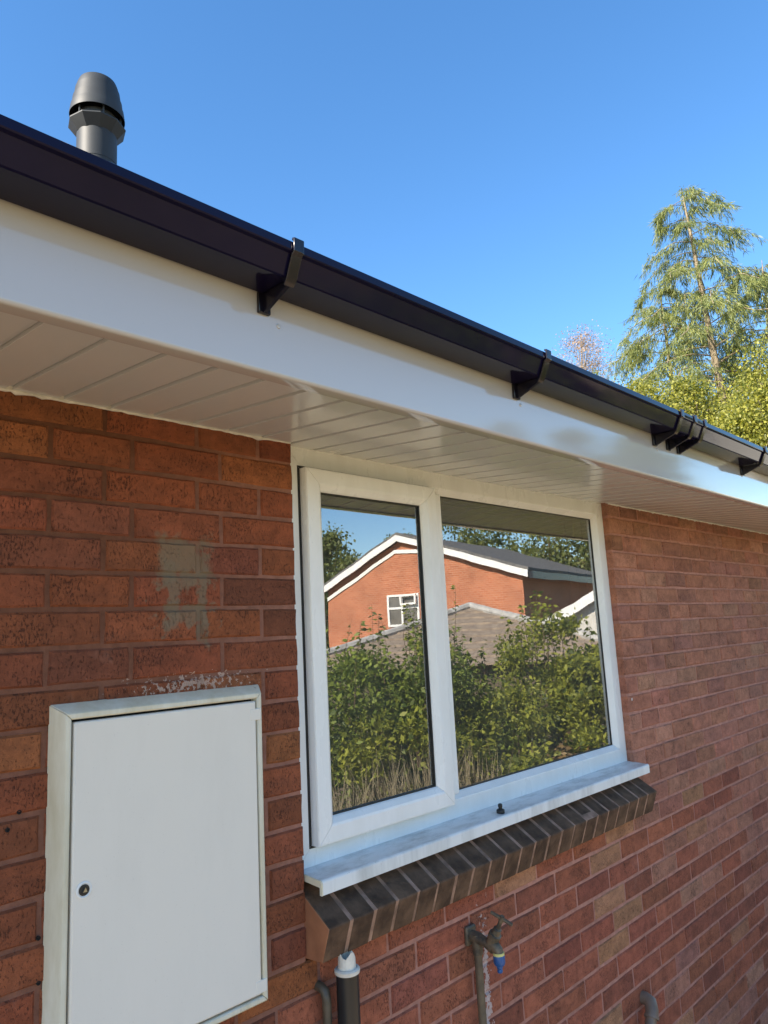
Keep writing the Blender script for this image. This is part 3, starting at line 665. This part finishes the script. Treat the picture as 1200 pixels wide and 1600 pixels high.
def slab(m, a0, z0, a1, z1, b0, b1, th):
    v = [T(a0,b0,z0),T(a1,b0,z1),T(a1,b1,z1),T(a0,b1,z0)]; m.add(v+[(x,y,z+th) for x,y,z in v], [(0,1,2,3),(7,6,5,4),(0,4,5,1),(1,5,6,2),(2,6,7,3),(3,7,4,0)])
m = MB(); kR = (RZ-EZ)/(-RS); kL = (RZ-EZ)/(RS-LS)
slab(m, .35, EZ-.35*kR+.10, RS, RZ+.10, -.28, DP+.3, .09); slab(m, LS-.35, EZ-.35*kL+.10, RS, RZ+.10, -.28, DP+.3, .09)
nr = m.build('roof', M_TILEGREY, nh)
m = MB(); slab(m, .33, EZ-.33*kR-.14, RS, RZ-.14, -.30, -.26, .235); m.build('bargeboard', M_WHITE, nh)
m = MB(); slab(m, LS-.33, EZ-.33*kL-.16, RS, RZ-.16, -.30, -.26, .255); m.build('bargeboard', M_WHITE, nh)
m = MB(); slab(m, LS, EZ-.47, RS-.25, RZ-.25*kL-.47, -.05, -.004, .14); m.build('verge_board', M_WHITE, nh)
m = MB(); slab(m, RS-.25, RZ-.25*kL-.47, RS+.75, RZ-.75*kR-.42, -.055, -.004, .14); m.build('verge_board', M_WHITE, nh)
m = MB(); slab(m, .33, EZ-.33*kR-.10, .02, EZ-.02*kR-.10, -.24, DP, .02); m.build('soffit', M_WHITE, nh)
m = MB(); v = [T(.35,b,z) for b in (-.25, DP) for z in (EZ-.30, EZ-.06)] + [T(.47,b,z) for b in (-.25, DP) for z in (EZ-.30, EZ-.06)]
m.add(v, [(0,1,3,2),(4,6,7,5),(0,4,5,1),(2,3,7,6),(1,5,7,3),(0,2,6,4)]); m.build('gutter', M_BRACKET, nh)
def nbox(m, a0, a1, z0, z1, b0, b1):
    v = [T(a,b,z) for b in (b0,b1) for a, z in ((a0,z0),(a1,z0),(a1,z1),(a0,z1))]; m.add(v, [(0,1,2,3),(7,6,5,4),(0,4,5,1),(1,5,6,2),(2,6,7,3),(3,7,4,0)])
nw = empty('window', T(-4.85,0,0), nh); ORG[nw.name] = Vector(T(-4.85,0,Z0)); nw.location = ORG[nw.name]-ORG[nh.name]
wa0, wa1, wz0, wz1 = -5.50, -4.16, -.10, 1.07
m = MB()
for a in (wa0, -4.93, wa1-.08): nbox(m, a, a+.085, wz0, wz1, -.05, .02)
for z in (wz0, .53, wz1-.08): nbox(m, wa0+.086, wa1-.081, z, z+.08, -.048, .02)
m.build('frame', M_WHITE, nw)
m = MB(); nbox(m, wa0+.02, wa1-.02, wz0+.02, wz1-.02, -.012, -.002); M_FARGLASS = simple('far_pane', (0.16,0.15,0.14), 0.08, 0.4, 3); m.build('pane', M_FARGLASS, nw)
m = MB()
for (a0,a1,z0,z1) in ((-4.86,-4.79,.66,1.05),(-4.26,-4.19,.66,1.05),(-4.79,-4.26,.66,.73),(-4.79,-4.26,.98,1.05)): nbox(m, a0, a1, z0, z1, -.22, -.17)
m.build('open_sash', M_WHITE, nw)
# low pyramid-roofed garage in front of it
ga = empty('garage', (10.7, -7.6, GZ+Z0+.6)); tag(ga, 'low garage with brown tiled hipped roof behind the shrubs, in the reflection', 'garage')
gc = (10.68, -7.59); ga0 = R(32); gu = (math.cos(ga0), -math.sin(ga0)); gv = (math.sin(ga0), math.cos(ga0)); hw = 3.1; az_, ez_ = .02, -.98
G = lambda u, v, z: (gc[0]+gu[0]*u+gv[0]*v, gc[1]+gu[1]*u+gv[1]*v, z)
m = MB(); q = [(-hw,-hw),(hw,-hw),(hw,hw),(-hw,hw)]; zb_ = -Z0-1.3; w_ = hw-.3
m.add([G(u*w_/hw, v*w_/hw, zb_) for u, v in q]+[G(u*w_/hw, v*w_/hw, ez_+.05) for u, v in q], [(0,1,5,4),(1,2,6,5),(2,3,7,6),(3,0,4,7)]); m.build('wall', simple('brown_boarding', (0.11, 0.085, 0.06), 0.9), ga)
m = MB(); nc = 9
for i in range(4):
    a, b = q[i], q[(i+1) % 4]
    for k in range(nc):
        s0, s1 = 1-k/nc, max(1-(k+1.15)/nc, 0.002); zz0 = ez_+(az_-ez_)*(k/nc); zz1 = ez_+(az_-ez_)*min((k+1.15)/nc, 1)
        m.add([G(a[0]*s0,a[1]*s0,zz0+.03),G(b[0]*s0,b[1]*s0,zz0+.03),G(b[0]*s1,b[1]*s1,zz1),G(a[0]*s1,a[1]*s1,zz1),G(a[0]*s0,a[1]*s0,zz0),G(b[0]*s0,b[1]*s0,zz0)], [(0,1,2,3),(4,5,1,0)])
gr_ = m.build('roof', simple('tan_roof_tile', (0.34, 0.27, 0.20), 0.85, 0.35, 9, 0.3, (30, 0.5, 0.01), (0.22, 0.17, 0.13)), ga)
for u, v in q:
    m = MB(); m.tube([G(u*1.01,v*1.01,ez_+.04), G(u*.5,v*.5,(az_+ez_)/2+.05), G(0,0,az_+.04)], .075, 8); m.build('hip_cap', M_LEAD, gr_)
sh = empty('outbuilding', (15.2, -6.9, Z0+GZ+.6)); tag(sh, 'pale gabled outbuilding with white bargeboard at the right of the reflection', 'outbuilding')
S0 = (13.3, -7.25); sa = R(60); su = (math.cos(sa)*.0+math.sin(sa)*.5, math.cos(sa)*1.7); Ls = math.hypot(*su); su = (su[0]/Ls, su[1]/Ls); sv = (su[1], -su[0])
Sx = lambda u, v, z: (S0[0]+su[0]*u+sv[0]*v, S0[1]+su[1]*u+sv[1]*v, z)
m = MB(); pf = [(-.2,GZ+.6),(-.2,-.32),(1.5,.52),(3.2,-.32),(3.2,GZ+.6)]; n = 5
m.add([Sx(u,0,z) for u, z in pf]+[Sx(u,3.5,z) for u, z in pf], [tuple(range(n)), tuple(range(2*n-1,n-1,-1))]+[(i,(i+1)%n,n+(i+1)%n,n+i) for i in range(n)]); m.build('wall', simple('pale_render', (.55,.54,.5), .9), sh)
for s in (1, -1):
    f = (lambda u: u) if s == 1 else (lambda u: 3.0-u)
    v = [Sx(f(-.5),-.2,-.47),Sx(f(1.5),-.2,.54),Sx(f(1.5),3.7,.54),Sx(f(-.5),3.7,-.47)]
    m = MB(); m.add(v+[(x,y,z+.08) for x,y,z in v], [(0,1,2,3),(7,6,5,4),(0,4,5,1),(1,5,6,2),(2,6,7,3),(3,7,4,0)]); m.build('roof_slope', M_TILEGREY, sh)
    v = [Sx(f(-.5),-.24,-.62),Sx(f(1.5),-.24,.40),Sx(f(1.5),-.21,.40),Sx(f(-.5),-.21,-.62)]
    m = MB(); m.add(v+[(x,y,z+.22) for x,y,z in v], [(0,1,2,3),(7,6,5,4),(0,4,5,1),(1,5,6,2),(2,6,7,3),(3,7,4,0)]); m.build('bargeboard', M_WHITE, sh)

# ------------------------------------------------------------------ plants
def unit(v): return v/np.linalg.norm(v)
def shrub(name, label, cx, cy, rad, top, nclump, nleaf, leaf, mat, sprigs=5, group='garden shrubs mirrored in the window', cat='shrub', low=0.25):
    gz = ground_z(cx, cy); root = empty(name, (cx, cy, gz)); tag(root, label, cat, group)
    H = top - gz; st = MB(); P, D, L = [], [], []
    for k in range(nclump):
        a = rng.uniform(0, 2*math.pi); rr = rad*math.sqrt(rng.random()); hz = gz + H*(low + (0.97-low)*rng.random()**.8*(1-0.25*(rr/rad)**2))
        c = np.array([cx+rr*math.cos(a), cy+rr*math.sin(a), hz]); n = nleaf//nclump
        cs = rng.uniform(.5, 1.25); off = rng.normal(size=(n, 3))*np.array([.18, .18, .13])*rad*cs
        P.append(c+off); d = rng.normal(size=(n, 3)); d[:, 2] -= 0.25; d += off*3; D.append(d); L.append(leaf*rng.uniform(.45, 1.55, n))
        if k % 2 == 0:
            b = np.array([cx+.25*rad*math.cos(a)*rng.random(), cy+.25*rad*math.sin(a)*rng.random(), gz])
            mid = (b+c)/2+np.array([.1*math.cos(a)*rad, .1*math.sin(a)*rad, .12*H])
            st.tube([b, mid, c], [.016, .010, .004], 5, False)
    for k in range(sprigs):
        a = rng.uniform(0, 2*math.pi); rr = rad*.75*math.sqrt(rng.random())
        p0 = np.array([cx+rr*math.cos(a), cy+rr*math.sin(a), gz+H*.72]); p1 = p0+np.array([rng.normal()*.10, rng.normal()*.10, H*rng.uniform(.22, .42)])
        st.tube([p0, (p0+p1)/2+rng.normal(size=3)*.02, p1], [.006, .004, .002], 4, False)
        n = 26; t = rng.random(n)**.7; P.append(p0+(p1-p0)*t[:,None]); d = rng.normal(size=(n,3)); d[:,2] = .15-.5*rng.random(n); D.append(d); L.append(leaf*rng.uniform(.9, 1.6, n))
    st.build('stems', M_TWIG, root, zoff=0)
    L = np.concatenate(L); leaf_mesh('foliage', np.concatenate(P), np.concatenate(D), L, L*.5, mat, root, ORG[root.name])
    return root
ZC = Z0
shrub('shrub', 'dark leafy shrub behind the dry hedge, leftmost in the reflection', 3.35, -3.85, 1.0, ZC-.46, 34, 15000, .047, M_SHRUB, 12)
shrub('shrub', 'mid green shrub below the mirrored gable window', 4.45, -3.85, .85, ZC-.38, 32, 14000, .047, M_SHRUB, 12)
shrub('shrub', 'narrow leafy shrub left of the mirrored garage roof', 5.00, -3.80, .38, ZC-.22, 20, 4500, .050, M_SHRUBY, 8)
shrub('shrub', 'slender shrub standing before the mirrored garage roof', 5.55, -3.75, .28, ZC-.60, 10, 1500, .050, M_SHRUB, 6)
shrub('shrub', 'low yellow green shrub in front of the mirrored garage', 5.35, -2.95, .80, ZC-1.10, 26, 11000, .050, M_SHRUBY, 10)
shrub('shrub', 'tall bushy shrub covering the dark side of the mirrored house', 6.55, -3.25, .70, ZC-.28, 30, 12000, .056, M_SHRUBY, 14)
shrub('shrub', 'large leaved shrub at the right edge of the reflection', 6.75, -2.55, .60, ZC-.62, 24, 7500, .068, M_SHRUBY, 8)
shrub('shrub', 'small shrub near the bottom of the large pane reflection', 4.45, -2.55, .42, ZC-1.42, 14, 2400, .055, M_SHRUBY, 6)
shrub('shrub', 'yellowish low shrub between the dry hedge and the dark one', 3.75, -3.05, .60, ZC-1.12, 22, 6000, .055, M_SHRUBY, 6)
shrub('shrub', 'reddish brown low shrub at the bottom of the large pane reflection', 5.1, -2.35, .38, ZC-1.60, 14, 1600, .045, foliage('rusty_leaf', (.09,.06,.03), (.24,.16,.06)), 6)
shrub('shrub', 'deep green shrub filling the middle of the large pane reflection', 5.6, -3.5, .80, ZC-1.02, 26, 11000, .047, M_SHRUB, 6)
# dry hedge of bare stems
root = empty('dry_hedge', (2.75, -2.25, 0)); tag(root, 'dry straw coloured hedge of bare upright stems at the bottom left of the reflection', 'hedge')
P = np.stack([rng.uniform(1.9, 3.75, 3600), rng.uniform(-2.6, -2.05, 3600), rng.uniform(0.0, .62, 3600)], 1); D = rng.normal(size=(3600,3))*np.where(rng.random(3600) < .2, .6, .24)[:,None]; D[:,2] = 1
L = rng.uniform(.35, .70, 3600)*np.where(rng.random(3600) < .08, 1.12, 1); st = leaf_mesh('stems', P, D, L, .009, M_STRAW, root, ORG[root.name]); tag(st, kind='stuff')

def broad_tree(name, label, x, y, top, rad, nclump, nleaf, leaf, mat, group, trunk=.14, crown0=.3, bark=None, cat='tree', squash=.8):
    gz = ground_z(x, y); root = empty(name, (x, y, gz)); tag(root, label, cat, group); H = top-gz
    tr = MB(); lean = rng.normal(size=2)*.25
    pt = [np.array([x+lean[0]*t, y+lean[1]*t, gz+H*t*.92]) for t in np.linspace(0, 1, 7)]
    tr.tube(pt, [trunk*(1-t)**.8+.012 for t in np.linspace(0, 1, 7)], 8)
    P, D, L = [], [], []
    for k in range(nclump):
        t = crown0+(1-crown0)*rng.random(); env = rad*math.sin(math.pi*min(max((t-crown0)/(1-crown0), .05), .97)**.75)**.6
        a = rng.uniform(0, 2*math.pi); rr = env*rng.random()**.45
        c = np.array([x+lean[0]*t+rr*math.cos(a), y+lean[1]*t+rr*math.sin(a), gz+H*t])
        tb = np.array([x+lean[0]*t*.8, y+lean[1]*t*.8, gz+H*max(t-.12, crown0*.7)])
        tr.tube([tb, (tb+c)/2+np.array([0,0,-.03*H*rng.random()]), c], [trunk*.28*(1.1-t)+.008, .012, .005], 4, False)
        n = nleaf//nclump; s = rad*rng.uniform(.07, .19); off = rng.normal(size=(n,3))*np.array([s, s, s*squash])
        P.append(c+off); d = rng.normal(size=(n,3)); d[:,2] -= .3; D.append(d); L.append(leaf*rng.uniform(.6, 1.3, n))
    tr.build('trunk', bark or M_BARK, root, zoff=0, smooth=True, ang=70)
    L = np.concatenate(L); leaf_mesh('crown', np.concatenate(P), np.concatenate(D), L, L*.6, mat, root, ORG[root.name]); return root

def conifer(name, label, x, y, top, rad, nbr, group, bend=0.0, trunk=.17, bare=.18, seedtwigs=30):
    gz = ground_z(x, y); root = empty(name, (x, y, gz)); tag(root, label, 'tree', group); H = top-gz
    tr = MB(); ts = np.linspace(0, 1, 12); ax = lambda t: np.array([x+bend*t*t+.12*math.sin(t*7), y-.6*bend*t*t, gz+H*t])
    tr.tube([ax(t) for t in ts], [trunk*(1-t)**.75+.008 for t in ts], 9)
    P, D, L, Wd = [], [], [], []
    for k in range(nbr):
        t = bare+(1-bare)*(k+rng.random())/nbr; t = min(t, .985)
        ln = rad*(1-((t-bare)/(1-bare))**1.25)**.55*rng.uniform(.40, 1.15)+.30
        a = k*2.4+rng.normal()*.5; dirh = np.array([math.cos(a), math.sin(a), 0]); b0 = ax(t)
        rise = rng.uniform(.10, .50)*(1 if t < .85 else .7); nseg = 8; pts = []
        for i in range(nseg+1):
            s = i/nseg; pts.append(b0+dirh*ln*s+np.array([0,0,ln*(rise*s-.62*s**2.4)])+rng.normal(size=3)*.030*ln*s)
        tr.tube(pts, [.026*(1-t)+.011-.009*(i/nseg) for i in range(nseg+1)], 4, False)
        pts = np.array(pts); side = np.cross(dirh, [0,0,1])
        for j in range(int(seedtwigs*(.35+ln/rad))):
            s = .15+.85*rng.random()**.8; i = min(int(s*nseg), nseg-1); q = pts[i]+(pts[i+1]-pts[i])*(s*nseg-i)
            tl = ln*rng.uniform(.14, .34)*(1.15-s*.5)+.12; td = dirh*rng.uniform(.1, .9)+side*rng.choice([-1, 1])*rng.uniform(.25, 1.1)+np.array([0,0,rng.uniform(-.6, .15)]); td = unit(td)
            n = 16; u = np.linspace(.05, 1, n); tw = q+td*(tl*u)[:,None]; tw[:,2] -= .6*tl*u**2
            P.append(np.repeat(tw, 2, 0)+rng.normal(size=(n*2,3))*.03); d = td*.6+rng.normal(size=(n*2,3))*.35; d[:,2] -= 1.1*rng.random(n*2)+.35; D.append(d)
            L.append(rng.uniform(.08, .24, n*2)); Wd.append(rng.uniform(.010, .022, n*2))
    tr.build('trunk', M_BARK, root, zoff=0, smooth=True, ang=70)
    leaf_mesh('crown', np.concatenate(P), np.concatenate(D), np.concatenate(L), np.concatenate(Wd), M_NEEDLE, root, ORG[root.name]); return root
def direct(px, dist):
    """ground position seen at picture column px, at a distance in metres"""
    d = fwd + (px-600)/FPX*rgt - (640-800)/FPX*upv; k = dist/math.hypot(d[0], d[1]); return CAM[0]+d[0]*k, CAM[1]+d[1]*k
def height(py, px, dist):
    d = fwd + (px-600)/FPX*rgt - (py-800)/FPX*upv; return CAM[2]+d[2]*dist/math.hypot(d[0], d[1])
x, y = direct(1145, 20); conifer('conifer', 'tall feathery conifer with pale trunk, the higher one beyond the roof', x, y, height(300, 1085, 20), 3.4, 90, 'conifers beyond the roof', -.60, seedtwigs=25)
x, y = direct(1066, 21); conifer('conifer', 'shorter drooping conifer left of the tall one', x, y, height(440, 1055, 21), 2.9, 62, 'conifers beyond the roof', -.25, .13, seedtwigs=25)
x, y = direct(1218, 22); conifer('conifer', 'conifer cut by the right edge of the picture', x, y, height(395, 1218, 22), 3.2, 72, 'conifers beyond the roof', .1, .15)
for i, (px, py, dist, rad, lab) in enumerate([(1015, 610, 16, 1.25, 'bright yellow green tree just above the gutter, left of the conifer trunks'), (1100, 598, 17, 1.4, 'yellow green tree between the two conifer trunks'), (1195, 572, 16, 1.6, 'broad yellow green tree under the tall conifer at the right edge'), (1140, 655, 14, 1.1, 'low bright tree hugging the gutter near its right end'), (1240, 600, 15, 1.6, 'leafy tree beyond the right edge above the gutter')]):
    x, y = direct(px, dist); broad_tree('broadleaf_tree', lab, x, y, height(py, px, dist), rad, 80, 22000, .062, M_BROAD, 'bright leafy trees beyond the roof', .10, .35)
x, y = direct(905, 28); broad_tree('budding_tree', 'pinkish budding tree peeping over the gutter left of the conifers', x, y, height(528, 905, 28), 2.0, 130, 16000, .055, M_PINK, None, .10, .5)
x, y = direct(960, 26); broad_tree('hazel_tree', 'small olive green tree top beside the pinkish one', x, y, height(575, 955, 26), 1.4, 50, 9000, .07, M_NEEDLE, None, .10, .5)
for (x, y, top, rad, lab) in [(24.1,-26.8,7.3,2.0,'dark tree at the left of the mirrored sky'), (26.6,-28.5,6.4,2.2,'low tree between the mirrored sky and the gable'), (28.5,-25.5,7.2,1.9,'tree showing behind the mirrored ridge'),
        (33.3,-24.5,10.5,3.2,'tall tree above the middle of the mirrored roof'), (35.2,-20.5,10.5,3.0,'tall thin tree right of the mirrored roof'), (34.0,-16.5,9.8,2.8,'airy tree above the mirrored eaves'), (37.0,-17.0,10.5,3.0,'furthest airy tree at the right of the reflection')]:
    broad_tree('garden_tree', lab, x, y, top, rad, 64, 8000, .22, M_FAR, 'trees behind the mirrored house', .16, .3)
bpy.context.view_layer.update()
